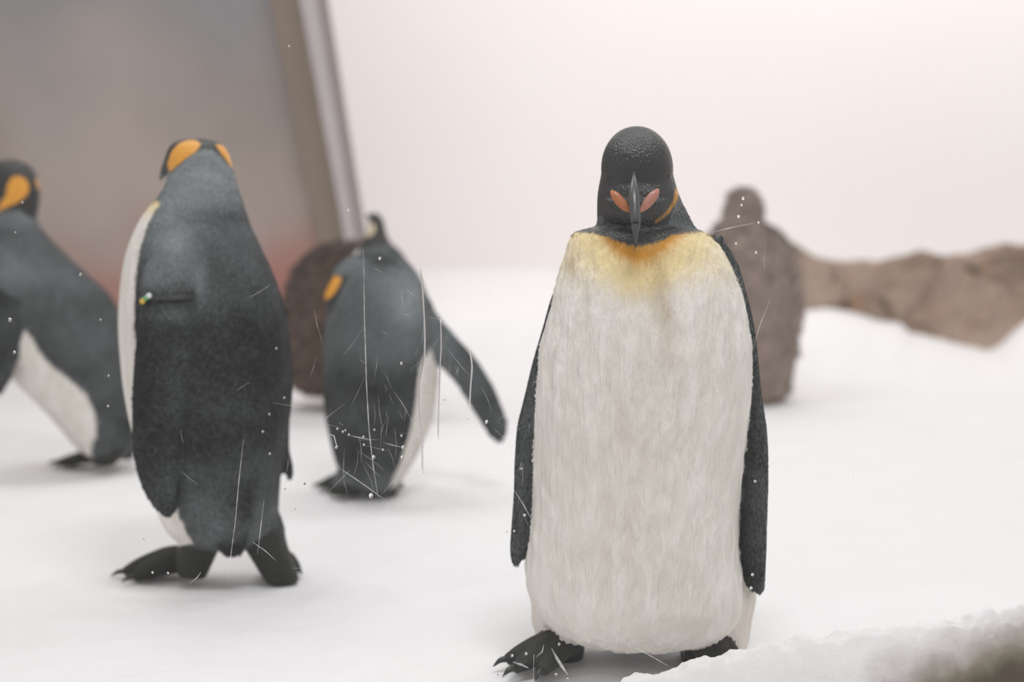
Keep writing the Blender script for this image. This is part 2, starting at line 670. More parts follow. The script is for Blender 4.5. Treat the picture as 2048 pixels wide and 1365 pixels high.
def build_rock():
    d = 7.0
    xs = np.linspace(1480, 2520, 130)
    top = np.interp(xs, [1480, 1590, 1640, 1700, 1780, 1850, 1900, 1960, 1990, 2020, 2060, 2150, 2520],
                    [500, 488, 518, 526, 522, 506, 512, 512, 502, 490, 496, 480, 470])
    V = []
    prof = 40
    root = thing('rock_ledge', 'long low brown rock ledge rising out of the snow behind the grey chick', 'rock', tuple(P(1850, 700, d)))
    for i, px in enumerate(xs):
        zt = P(px, top[i], d)[2]
        X = P(px, 500, d)[0]
        zb = -0.25
        for j in range(prof):
            a = j / (prof - 1)
            if a < 0.6:
                q = a / 0.6
                y = d - 0.02 - 0.22 * (1 - q) ** 1.4
                z = zb + (zt - zb) * q ** 0.9
            else:
                q = (a - 0.6) / 0.4
                y = d + 0.7 * q
                z = zt - 0.12 * q * q
            p = Vector((X, y, z))
            # planar fracture look: blocky voronoi steps + noise
            cell = noise.voronoi(Vector((X * 2.0 + z * 2.4 + 0.25 * noise.noise(p * 5), z * 1.5 - X * 0.5, 0.3)))
            k = noise.noise(cell[1][0] * 3.0) * 0.10
            crack = -0.025 * max(0.0, 1 - (cell[0][1] - cell[0][0]) / 0.06)
            f = k + crack + 0.03 * noise.noise(p * 7) + 0.015 * noise.noise(p * 22)
            wgt = 1.0 if a < 0.55 else 0.5
            V.append((X, y - f * wgt, z + (0.02 * noise.noise(p * 9) if a > 0.5 else 0)))
    F = []
    for i in range(len(xs) - 1):
        for j in range(prof - 1):
            a = i * prof + j
            F.append((a, a + prof, a + prof + 1, a + 1))
    mesh_obj('rock_face', V, F, MAT_ROCK, root, smooth=False)


build_rock()


# ------------------------------------------------------------------ snow bank against the glass
GLASS_Y = 1.985


def build_bank():
    ys = np.linspace(0, 1, 46)
    xs = np.linspace(1150, 2700, 300)
    V, dirt_shade = [], []
    for px in xs:
        crest = np.interp(px, [1150, 1225, 1262, 1330, 1400, 1460, 1520, 1600, 1700, 1800, 1900, 2048, 2300, 2700],
                          [1440, 1385, 1350, 1336, 1324, 1312, 1290, 1278, 1268, 1255, 1236, 1195, 1150, 1110])
        yc = 2.045
        zc = max(P(px, crest, yc)[2], -0.03)
        X = P(px, 1300, yc)[0]
        for q in ys:
            if q < 0.45:
                s = q / 0.45
                y = GLASS_Y + 0.02 + (yc - GLASS_Y - 0.02) * s
                right = float(sstep(1650, 2050, px))
                drop = (1 - s) ** (6 - 4.3 * right)
                zz = zc - drop * (zc + 0.05)
            else:
                s = (q - 0.45) / 0.55
                y = yc + 0.09 * s
                zz = zc - (zc + 0.02) * float(sstep(-0.3, 0.9, s)) * 1.0 + (zc + 0.02) * 0.15625 * (1 - s)
            p = Vector((X, y, zz))
            rough = 0.011 * noise.noise(p * 16) + 0.009 * noise.noise(p * 45) + 0.005 * noise.noise(p * 110)
            V.append((X + 0.004 * noise.noise(p * 60), y, zz + rough))
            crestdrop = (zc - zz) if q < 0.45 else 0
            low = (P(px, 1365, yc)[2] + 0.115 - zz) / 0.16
            dirt_shade.append(float(sstep(1560, 2000, px)) * max(0.0, min(1.7, 0.12 + 1.6 * max(crestdrop, 0) / 0.12)) if q < 0.6 else 0.22 * float(sstep(1700, 2100, px)))  # soil and rock colour, plus painted shade deepening down the front face
    m = len(ys)
    F = []
    for i in range(len(xs) - 1):
        for j in range(m - 1):
            a = i * m + j
            F.append((a, a + m, a + m + 1, a + 1))
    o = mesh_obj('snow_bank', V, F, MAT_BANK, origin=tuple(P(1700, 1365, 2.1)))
    at = o.data.attributes.new('dirt_shade', 'FLOAT', 'POINT')
    at.data.foreach_set('value', dirt_shade)
    o['label'] = 'crumbly snow bank against the glass, soiled, with shade painted down its front, grading into dark brown rock'
    o['category'] = 'snow bank'


build_bank()


# ------------------------------------------------------------------ penguin pieces
def foot(heel, ang, length=0.13, r=0.017, spread=0.36):
    """webbed foot on the ground: three toes fanning out from the heel; returns lofts and claw tubes"""
    L, claws = [], []
    hx, hy = heel[0], heel[1]
    for k, s in ((-1, 0.90), (0, 1.0), (1, 0.88)):
        a = ang + k * spread
        dx, dy = math.cos(a), math.sin(a)
        le = length * s
        pts = [(hx, hy, r * 1.35), (hx + dx * le * 0.4, hy + dy * le * 0.4, r * 1.35), (hx + dx * le * 0.75, hy + dy * le * 0.75, r * 0.9),
               (hx + dx * le, hy + dy * le, 0.011)]
        T = Tube(pts, [r * 1.25, r * 1.1, r * 0.85, r * 0.5], flat=0.8)
        L.append(attrs(T, dark=0.05, foot=0.05))
        cp = [(hx + dx * le * q, hy + dy * le * q, z) for q, z in ((0.93, 0.013), (1.08, 0.013), (1.2, 0.004))]
        claws.append(Tube(cp, [0.006, 0.0048, 0.0008], m=8))
    # web
    tips = [(hx + math.cos(ang + k * spread) * length * 0.68, hy + math.sin(ang + k * spread) * length * 0.68) for k in (-1, 0, 1)]
    web = Tube([(hx, hy, 0.014), (hx + math.cos(ang) * length * 0.35, hy + math.sin(ang) * length * 0.35, 0.014),
                (hx + math.cos(ang) * length * 0.66, hy + math.sin(ang) * length * 0.66, 0.011)],
               [0.012, length * 0.24, length * 0.20], m=20, flat=0.22)
    L.append(attrs(web, dark=0.05, foot=0.05))
    return L, claws


def add_tube(name, T, mat, parent):
    return mesh_obj(name, T.V, T.F, mat, parent)


def ellipsoid(name, c, ax, mat, parent, n=16):
    """ax: three half-axis vectors"""
    V, F = [], []
    ax = [np.array(a) for a in ax]
    c = np.array(c)
    for i in range(n + 1):
        th = math.pi * i / n
        for j in range(2 * n):
            ph = math.pi * j / n
            V.append(c + ax[0] * math.cos(th) + ax[1] * math.sin(th) * math.cos(ph) + ax[2] * math.sin(th) * math.sin(ph))
    m = 2 * n
    for i in range(n):
        for j in range(m):
            a, b = i * m + j, i * m + (j + 1) % m
            F.append((a, b, b + m, a + m))
    return mesh_obj(name, V, F, mat, parent)


def side_edge(L, e, ef, white='L'):
    """signed dark value when the white front is on one picture side; e near, ef far boundary (-1..1 across)"""
    s = 0.5 + 0.5 * np.sin(L.phi)
    thr = e * (1 - s) + ef * s
    v = (np.cos(L.phi) - thr) * L.hw
    return v if white == 'L' else -v


# ------------------------------------------------------------------ A: the front penguin, facing the glass with bowed head
def penguin_front():
    d = 2.25
    base = ground(1285, 1330)
    root = thing('king_penguin', 'penguin facing the glass with bowed head, white belly and golden chest', 'penguin', (base[0], d, 0),
                 'adult king penguins on the snow')
    rows = [(440, 1225, 1350, .060, -.01), (455, 1185, 1385, .088, -.01), (466, 1150, 1410, .105, -.01), (485, 1138, 1432, .118, -.01), (510, 1130, 1449, .128, -.01),
            (545, 1119, 1467, .136, -.01), (585, 1108, 1482, .142, -.01), (625, 1098, 1491, .147, -.01), (665, 1087, 1497, .150, -.01),
            (705, 1077, 1501, .152, -.01), (800, 1066, 1498, .156, -.005), (900, 1065, 1486, .158, 0), (1000, 1064, 1476, .157, 0),
            (1090, 1056, 1474, .153, 0), (1150, 1054, 1480, .146, -.003), (1200, 1068, 1480, .135, -.008), (1240, 1090, 1470, .115, -.012),
            (1268, 1125, 1440, .088, -.014), (1288, 1180, 1390, .050, -.014), (1297, 1250, 1330, .015, -.014)]
    T = Loft([(l, y, r, y, b, dy) for y, l, r, b, dy in rows], d, m=128, sub=8, sq=2.15)
    px, py = proj(T.V)
    front = np.sin(T.phi) < 0.15
    # dark back wraps round to just inside the right-hand outline
    dk = (np.sin(T.phi) - 0.12 + 0.20 * np.clip(np.cos(T.phi), 0, 1) * sstep(760, 480, py)) * T.b
    bound = np.interp(px, [1120, 1150, 1185, 1215, 1240, 1272, 1310, 1345, 1375, 1400, 1440], [462, 464, 466, 474, 484, 492, 486, 470, 466, 463, 466])
    throat = np.where(front, (bound - py) / 1264, 0.02)
    below = np.maximum(py - bound, 0)
    across = np.exp(-((px - 1284) / 92.0) ** 2)
    wide = np.exp(-((px - 1290) / 180.0) ** 2)
    gold = np.where(front, 0.98 * across * np.exp(-below / 40.0) + 0.36 * np.exp(-(np.maximum(below - 20, 0) / 100.0) ** 3) * (0.55 + 0.45 * wide), 0)
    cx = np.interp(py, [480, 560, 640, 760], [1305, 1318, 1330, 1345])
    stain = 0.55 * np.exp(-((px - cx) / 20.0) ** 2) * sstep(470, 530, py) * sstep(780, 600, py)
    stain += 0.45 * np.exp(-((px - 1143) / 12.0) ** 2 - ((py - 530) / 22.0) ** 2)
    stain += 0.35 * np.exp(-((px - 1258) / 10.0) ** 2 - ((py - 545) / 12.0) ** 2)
    stain += 0.13 * np.exp(-((px - 1250) / 105.0) ** 2 - ((py - 950) / 210.0) ** 2)  # broad faint brown tone, strongest mid-belly
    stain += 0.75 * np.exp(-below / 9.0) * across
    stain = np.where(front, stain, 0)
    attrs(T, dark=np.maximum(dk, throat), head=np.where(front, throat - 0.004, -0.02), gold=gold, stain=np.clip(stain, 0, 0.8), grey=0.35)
    # neck, rising behind the bowed head
    N = Loft([(1188, 470, 1400, 470, .085, -.01), (1194, 445, 1385, 447, .075, -.015), (1194, 420, 1371, 420, .068, -.03), (1195, 390, 1358, 390, .062, -.04),
              (1200, 360, 1349, 360, .054, -.035), (1206, 335, 1342, 335, .044, -.025), (1222, 310, 1328, 310, .030, -.015), (1245, 294, 1300, 294, .012, -.01)], d, m=72)
    px, py = proj(N.V)
    crest = [(1351, 378), (1358, 378), (1355, 396), (1345, 416), (1329, 434), (1310, 446), (1310, 444), (1327, 431), (1341, 413), (1350, 394)]
    ear = np.where(np.sin(N.phi) < 0.3, poly_sdf(px, py, crest) / 1264, -0.05)
    behind = poly_sdf(px, py, [(1345, 385), (1352, 400), (1325, 440), (1300, 452), (1300, 500), (1500, 500), (1420, 440), (1370, 400)]) / 1264
    behind2 = poly_sdf(px, py, [(1207, 430), (1213, 470), (1100, 500), (1150, 430)]) / 1264
    gmask = np.maximum(behind, behind2)
    attrs(N, dark=0.05, head=np.where(gmask > 0, -gmask, np.minimum(0.03, -gmask)), ear=ear, grey=0.55)
    # skull, crown turned to the viewer
    f = np.array((0, -math.cos(math.radians(58)), -math.sin(math.radians(58))))
    u = np.array((0, -math.sin(math.radians(58)), math.cos(math.radians(58))))
    back = P(1272, 290, d - 0.02)
    prof = [(-.022, .012, .012, .012), (-.016, .030, .028, .026), (0, .044, .041, .036), (.020, .0525, .050, .044), (.042, .0555, .052, .050), (.062, .0535, .047, .052), (.080, .047, .037, .050), (.096, .037, .027, .042),
            (.110, .026, .018, .032), (.120, .017, .012, .022), (.126, .008, .006, .010)]
    R, par = catmull(prof, 5)
    m = 64
    V = []
    for t, wd, hu, hd in R:
        c0 = back + f * t
        for j in range(m):
            a = 2 * math.pi * j / m
            s = math.sin(a)
            V.append(c0 + np.array((1, 0, 0)) * wd * math.cos(a) + u * (hu if s > 0 else hd) * s)
    n = len(R)
    H = Tube.__new__(Tube)
    H.V = np.array(V + [back + f * prof[0][0], back + f * prof[-1][0]])
    H.F = tube_faces(n, m)
    for j in range(m):
        H.F.append((n * m, (j + 1) % m, j))
        H.F.append((n * m + 1, (n - 1) * m + j, (n - 1) * m + (j + 1) % m))
    attrs(H, dark=0.05, head=0.05)
    # throat under the bill
    TH = Loft([(1205, 400, 1345, 400, .05, -.065), (1212, 430, 1340, 430, .05, -.06), (1225, 455, 1335, 455, .045, -.055), (1240, 478, 1315, 478, .03, -.05), (1262, 490, 1290, 490, .01, -.05)], d)
    px, py = proj(TH.V)
    attrs(TH, dark=0.05, head=np.minimum(0.05, (489 - py) / 1264), gold=np.clip((py - 478) / 20, 0, 0.95), ear=np.where(np.sin(TH.phi) < 0.3, poly_sdf(px, py, crest) / 1264, -0.05))
    # flippers, seen edge on
    FL = Loft([(1118, 560, 1160, 560, .03, .02), (1102, 600, 1140, 600, .045, .02), (1085, 660, 1120, 660, .05, .02), (1066, 725, 1102, 725, .05, .02), (1048, 800, 1085, 800, .05, .02),
               (1035, 855, 1078, 855, .05, .02), (1030, 920, 1074, 920, .048, .02), (1028, 985, 1070, 985, .046, .018), (1024, 1045, 1067, 1045, .042, .015),
               (1021, 1090, 1060, 1090, .035, .012), (1022, 1115, 1049, 1112, .025, .01), (1028, 1132, 1036, 1131, .008, .01)], d, m=48)
    attrs(FL, dark=0.05, grey=0.28)
    FR = Loft([(1405, 485, 1438, 470, .03, .015), (1440, 530, 1470, 520, .04, .015), (1462, 585, 1488, 580, .05, .015), (1474, 640, 1502, 640, .052, .015), (1480, 700, 1511, 700, .05, .015), (1482, 780, 1519, 780, .05, .015),
               (1484, 850, 1530, 850, .05, .012), (1481, 910, 1534, 910, .05, .01), (1476, 980, 1534, 980, .048, .008), (1473, 1050, 1532, 1050, .045, .005),
               (1477, 1100, 1531, 1100, .04, .002), (1486, 1145, 1529, 1145, .034, 0), (1499, 1172, 1528, 1172, .022, 0), (1514, 1187, 1523, 1189, .006, 0)], d, m=48)
    attrs(FR, dark=0.05, grey=0.25)
    parts = [T, N, H, TH, FL, FR]
    # thighs behind the belly
    for rings in ([(1056, 1120, 1160, 1120, .05, .04), (1053, 1160, 1165, 1165, .055, .045), (1060, 1205, 1168, 1210, .055, .045), (1066, 1250, 1170, 1255, .05, .04), (1078, 1285, 1170, 1290, .042, .035), (1090, 1315, 1165, 1320, .03, .03)],
                  [(1360, 1100, 1490, 1100, .06, .04), (1360, 1150, 1506, 1150, .065, .045), (1358, 1200, 1510, 1195, .065, .045), (1355, 1250, 1502, 1245, .06, .04), (1358, 1295, 1494, 1290, .05, .035), (1365, 1330, 1470, 1330, .035, .03)]):
        K = Loft(rings, d, m=48)
        px, py = proj(K.V)
        if rings[0][0] < 1200:
            ft = (py - 1284 + (1120 - px) * 0.10) / 1264
        else:
            ft = np.minimum((py - 1300) / 1264, (1425 - px) / 1264)
        attrs(K, dark=-0.05, foot=ft, stain=0.12)
        parts.append(K)
    # tail
    TL = Loft([(1210, 1150, 1350, 1150, .03, .12), (1225, 1230, 1335, 1230, .02, .17), (1245, 1290, 1315, 1290, .008, .2)], d)
    attrs(TL, dark=0.05)
    parts.append(TL)
    claws = []
    h1 = ground(1140, 1318)
    g1 = ground(1000, 1362)
    a1 = math.atan2(g1[1] - h1[1], g1[0] - h1[0])
    for hh, aa, le in ((h1, a1, .125), (ground(1410, 1315), math.radians(-75), .09)):
        L, cl = foot(hh, aa, le, .022)
        parts += L
        claws += cl

    def bumps(W, N, A):
        out = np.zeros(len(W))
        soft = np.clip(-A[:, 0] / 0.01, 0, 1) * np.clip(-A[:, 5] / 0.01, 0, 1)
        for i in range(len(W)):
            if soft[i] > 0:
                x, y, z = W[i]
                out[i] = soft[i] * (0.0030 * noise.noise((x * 38, y * 38, z * 9)) + 0.0022 * noise.noise((x * 60, y * 60, z * 30)) + 0.0022 * noise.noise((x * 95 + 2 * noise.noise((x * 20, y * 20, z * 20)), y * 95, z * 22)))
        return out
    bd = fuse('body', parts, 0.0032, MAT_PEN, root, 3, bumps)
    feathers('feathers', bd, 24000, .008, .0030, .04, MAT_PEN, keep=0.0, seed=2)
    # bill: culmen, lower mandible, the two coloured plates, feather peak
    tip = P(1272, 487, d - 0.185)
    bk = add_tube('beak', Tube([P(1268, 343, d - .108), P(1268, 362, d - .132), P(1268, 385, d - .150), P(1269, 415, d - .166), P(1271, 455, d - .182), tip],
                               [.0008, .0045, .0078, .0081, .0057, .0018], m=20, sub=8), MAT_BEAK, root)
    add_tube('lower_mandible', Tube([P(1270, 395, d - .124), P(1272, 425, d - .138), P(1275, 450, d - .150), P(1275, 468, d - .158)], [.008, .0075, .0045, .001], m=16), MAT_BEAK, root)
    for pts, mt, lb in (([(1223, 383), (1231, 392), (1241, 404), (1251, 415), (1260, 424)], MAT_PLATE_O, 'orange mandible plate beside the bill'),
                        ([(1315, 380), (1308, 390), (1299, 402), (1290, 414), (1281, 425)], MAT_PLATE, 'pink mandible plate beside the bill')):
        dd = [.126, .133, .139, .146, .152]
        T_ = Tube([P(x, y, d - q) for (x, y), q in zip(pts, dd)], [.0030, .0072, .0080, .0062, .0016], m=20, sub=8, flat=0.9)
        c0 = T_.V.mean(0)
        T_.V[:, 1] = c0[1] + (T_.V[:, 1] - c0[1]) * 0.6 + 0.002
        pl = add_tube('mandible_plate', T_, mt, root)
        pl['label'] = lb
    for ex, ey, sx in ((1334, 352, 1), (1204, 352, -1)):
        q = Vector(P(ex, ey, d - 0.068)) - root.location
        ok, hit, nr, _ = bd.closest_point_on_mesh(q)
        c = np.array(hit + root.location) - np.array(nr) * 0.0012
        nv = np.array(nr)
        a1_ = np.cross(nv, (0, 0, 1.0))
        a1_ /= np.linalg.norm(a1_)
        a2_ = np.cross(nv, a1_)
        ellipsoid('eye', c, (a1_ * .0052, a2_ * .0045, nv * .0026), MAT_EYE, root, 10)
    for T_ in claws:
        add_tube('claw', T_, MAT_CLAW, root)


# ------------------------------------------------------------------ B: the big one seen from behind
def penguin_back():
    d = 2.72
    base = ground(440, 1150)
    root = thing('king_penguin', 'large slate-backed penguin turned away, wearing a beaded flipper band', 'penguin', (base[0], d, 0), 'adult king penguins on the snow')
    s = FPX / d
    rows = [(352, 337, 466, .060, .0, -1.2), (375, 330, 474, .066, .0, -1.1), (398, 315, 482, .076, .005, -.90), (420, 296, 489, .086, .01, -.84), (450, 277, 499, .100, .015, -.80), (500, 257, 522, .118, .02, -.79),
            (550, 247, 545, .130, .02, -.80), (600, 242, 562, .140, .02, -.79), (650, 241, 573, .147, .02, -.78), (700, 244, 580, .150, .02, -.74), (760, 250, 583, .152, .02, -.70),
            (820, 260, 580, .150, .02, -.64), (880, 275, 571, .146, .02, -.58), (940, 295, 561, .138, .02, -.54), (1000, 312, 556, .126, .015, -.43), (1040, 326, 554, .108, .01, -.42), (1070, 345, 545, .080, .01, -.45), (1088, 372, 520, .05, .01, -.6), (1096, 410, 480, .02, .01, -.8)]
    T = Loft([(l, y, r, y, b, dy, e) for y, l, r, b, dy, e in rows], d, m=110, sub=7)
    px, py = proj(T.V)
    dk = side_edge(T, T.extra[0], np.where(py < 400, -1.2, 0.45))
    grey = 0.27 + 0.60 * sstep(530, 370, py) + 0.55 * np.exp(-((px - 345) / 45.0) ** 2 - ((py - 495) / 55.0) ** 2) + 0.4 * np.exp(-((px - 398) / 16.0) ** 2 - ((py - 560) / 45.0) ** 2) + 0.22 * sstep(930, 1060, py) - 0.30 * np.exp(-((py - 430) / 20.0) ** 2) * sstep(330, 400, px)  # slate plumage; lighter shoulder patches paint in the overhead highlight
    grey -= 0.16 * sstep(560, 680, py) * sstep(960, 860, py)
    gold = 0.45 * sstep(470, 390, py)
    attrs(T, dark=dk, grey=np.clip(grey, 0, 1), gold=gold)
    H = Loft([(360, 280, 408, 277, .018, -.005), (343, 290, 436, 284, .038, -.005), (333, 308, 452, 298, .050, -.004), (330, 328, 460, 318, .056, -.002), (333, 346, 465, 340, .058, 0), (340, 365, 470, 362, .058, 0), (345, 385, 476, 385, .05, 0)], d, m=80, sub=7)
    px, py = proj(H.V)
    nape = [(332, 352), (352, 336), (372, 318), (390, 304), (405, 298), (425, 300), (445, 316), (464, 336), (490, 420), (300, 420)]
    sd = poly_sdf(px, py, nape) / s
    near = np.sin(H.phi) < 0.2
    ear1 = poly_sdf(px, py, [(338, 346), (334, 328), (342, 305), (356, 288), (374, 280), (392, 280), (402, 288), (393, 302), (370, 318), (352, 333)]) / s
    ear2 = poly_sdf(px, py, [(431, 288), (446, 291), (470, 318), (470, 340), (462, 335), (450, 316), (440, 304)]) / s
    ear = np.where(near, np.maximum(ear1, ear2), -0.03)
    attrs(H, dark=0.05, head=np.where(near, -sd, 0.03), ear=ear, grey=0.92)
    FL = Loft([(318, 500, 372, 510, .02, -.075), (296, 530, 388, 545, .024, -.088), (284, 565, 394, 578, .026, -.099), (279, 597, 391, 602, .027, -.112), (279, 630, 390, 632, .026, -.124), (276, 665, 388, 668, .024, -.132), (270, 710, 384, 712, .020, -.138), (266, 770, 377, 772, .018, -.14),
               (264, 830, 367, 832, .017, -.14), (266, 890, 360, 892, .016, -.138), (275, 945, 357, 947, .015, -.132), (292, 990, 356, 990, .013, -.128), (315, 1020, 354, 1012, .010, -.125), (334, 1034, 347, 1028, .005, -.125)], d, m=56)
    px, py = proj(FL.V)
    attrs(FL, dark=0.05, grey=np.clip(0.16 + 0.45 * sstep(600, 540, py) + 0.28 * np.exp(-((px - 340) / 40.0) ** 2 - ((py - 625) / 16.0) ** 2), 0, 1))
    FR = Loft([(545, 620, 570, 620, .05, .05), (550, 740, 580, 740, .05, .06), (553, 840, 577, 840, .045, .06), (556, 900, 577, 898, .035, .06), (565, 935, 584, 930, .022, .06), (577, 958, 586, 956, .008, .06)], d, m=40)
    attrs(FR, dark=0.05, grey=0.2)
    parts = [T, H, FL, FR]
    LL = Loft([(378, 1020, 460, 1020, .05, 0), (366, 1060, 452, 1062, .05, -.01), (357, 1090, 440, 1095, .045, -.01), (352, 1120, 425, 1128, .04, -.01), (356, 1150, 412, 1156, .03, -.01)], d, m=40)
    px, py = proj(LL.V)
    attrs(LL, dark=(px - np.interp(py, [1020, 1075, 1110], [388, 372, 340])) / s, grey=0.35, foot=(py - 1085) / s)
    LR = Loft([(462, 1020, 555, 1020, .05, 0), (470, 1060, 567, 1055, .05, 0), (488, 1092, 574, 1090, .045, 0), (508, 1125, 586, 1122, .04, 0), (524, 1152, 596, 1150, .035, .0), (534, 1168, 598, 1166, .02, .0)], d, m=40)
    px, py = proj(LR.V)
    attrs(LR, dark=0.05, grey=0.35, foot=(py - 1060) / s)
    TL = Loft([(405, 960, 510, 960, .03, -.07), (415, 1020, 505, 1020, .03, -.07), (428, 1075, 496, 1075, .022, -.06), (438, 1100, 490, 1098, .012, -.06), (450, 1112, 484, 1110, .004, -.06)], d, m=32)
    px, py = proj(TL.V)
    attrs(TL, dark=0.05, grey=0.1)
    parts += [LL, LR, TL]
    claws = []
    for hh, aa, le in ((ground(385, 1152), math.radians(188), .132), (ground(556, 1142), math.radians(-62), .07)):
        L, cl = foot(hh, aa, le, .026 if le > .1 else .02)
        parts += L
        claws += cl
    bd = fuse('body', parts, 0.0042, MAT_PEN, root, 3)
    feathers('feathers', bd, 30000, .010, .0050, .05, MAT_PEN, keep=0.0, seed=3)
    add_tube('beak', Tube([P(342, 322, d - .0), P(331, 340, d + .0), P(321, 358, d + .02)], [.013, .009, .003]), MAT_BEAK, root)
    for T_ in claws:
        add_tube('claw', T_, MAT_CLAW, root)
    # flipper band with beads
    band = Loft([(280, 596, 391, 588, .0295, -.111), (278, 598, 392, 593, .030, -.112), (279, 601, 391, 598, .030, -.113)], d, m=48)
    fb = mesh_obj('flipper_band', band.V, band.F, simple('black_band', (0.03, 0.03, 0.03), 0.4), root)
    for nm, bx, by, cc in (('yellow', 285, 603, (0.75, 0.48, 0.05)), ('green', 291, 597, (0.15, 0.4, 0.16)), ('white', 298, 592, (0.75, 0.8, 0.78))):
        c = P(bx, by, d - .143)
        b = ellipsoid('bead', c, ((.0052, 0, 0), (0, .0052, 0), (0, 0, .0052)), simple(nm + '_bead', cc, 0.3), root, 8)
        b.parent = fb
        b.location = (0, 0, 0)
        b['label'] = nm + ' bead of the flipper band'


# ------------------------------------------------------------------ C: leaning forward at the edge
def penguin_leaning():
    d = 3.86
    s = FPX / d
    base = ground(200, 935)
    root = thing('king_penguin', 'penguin leaning steeply forward with orange ear patch, beside the reddish wall', 'penguin', (base[0], d, 0), 'adult king penguins on the snow')
    T = Loft([(-8, 452, 72, 440, .05, 0, -1.2), (-45, 500, 88, 466, .075, 0, -.75), (-75, 560, 122, 502, .10, 0, -.45), (-62, 640, 170, 548, .125, 0, -.20), (-25, 705, 215, 590, .14, 0, -.06), (30, 757, 250, 660, .145, 0, -.07), (88, 812, 268, 745, .14, 0, .23),
              (132, 862, 274, 825, .12, 0, .22), (165, 900, 268, 885, .085, 0, -.34), (195, 918, 255, 915, .04, 0, -.6)], d, m=96, sub=8)
    px, py = proj(T.V)
    attrs(T, dark=side_edge(T, T.extra[0], T.extra[0]), grey=np.clip(0.35 + 0.35 * np.exp(-((px - 30) / 60.0) ** 2 - ((py - 545) / 40.0) ** 2), 0, 1), gold=0.5 * sstep(640, 520, py) * sstep(-20, -60, px))
    H = Loft([(8, 320, 32, 320, .02, 0), (-14, 328, 58, 332, .045, 0), (-28, 345, 72, 352, .056, 0), (-30, 370, 78, 380, .058, 0), (-22, 400, 77, 408, .055, 0), (-12, 430, 73, 435, .052, 0), (-12, 460, 78, 455, .055, 0)], d, m=72)
    px, py = proj(H.V)
    near = np.sin(H.phi) < 0.2
    ear = poly_sdf(px, py, [(-12, 428), (2, 404), (12, 390), (14, 370), (24, 354), (40, 351), (55, 361), (59, 378), (51, 394), (35, 405), (14, 414)]) / s
    ear2 = poly_sdf(px, py, [(70, 358), (82, 358), (84, 385), (75, 376)]) / s
    neck = poly_sdf(px, py, [(-40, 440), (0, 424), (40, 420), (64, 440), (90, 460), (90, 490), (-60, 490)]) / s
    attrs(H, dark=0.05, head=np.where(neck > 0, -neck, np.minimum(.03, -neck)), ear=np.where(near, np.maximum(ear, ear2), -.03), grey=0.6)
    FL = Loft([(-30, 560, 40, 600, .02, -.12), (-40, 610, 42, 640, .018, -.135), (-40, 660, 36, 680, .016, -.14), (-38, 700, 33, 715, .014, -.14), (-30, 735, 28, 742, .012, -.14), (-16, 770, 16, 770, .008, -.135), (-6, 790, 4, 790, .003, -.13)], d, m=40)
    attrs(FL, dark=0.05, grey=0.2)
    LG = Loft([(195, 840, 272, 830, .05, -.04), (190, 880, 268, 880, .045, -.04), (188, 905, 250, 908, .038, -.04), (186, 930, 228, 932, .028, -.04)], d, m=40)
    px, py = proj(LG.V)
    attrs(LG, dark=0.05, grey=0.25, foot=(py - 895) / s)
    TL = Loft([(232, 850, 276, 840, .03, .02), (240, 895, 272, 890, .02, .03), (248, 920, 268, 916, .008, .04)], d, m=28)
    attrs(TL, dark=0.05)
    parts = [T, H, FL, LG, TL]
    claws = []
    for hh, aa, le in ((ground(208, 932), math.radians(186), .13), (ground(252, 905), math.radians(186), .08)):
        L, cl = foot(hh, aa, le, .02)
        parts += L
        claws += cl
    bd = fuse('body', parts, 0.0055, MAT_PEN, root, 3)
    feathers('feathers', bd, 16000, .012, .006, .06, MAT_PEN, seed=4)
    add_tube('beak', Tube([P(-15, 368, d), P(-50, 385, d), P(-85, 408, d)], [.016, .010, .003]), MAT_BEAK, root)
    ellipsoid('eye', P(2, 356, d - 0.054), ((.006, 0, 0), (0, .004, 0), (0, 0, .006)), MAT_EYE, root, 8)
    for T_ in claws:
        add_tube('claw', T_, MAT_CLAW, root)


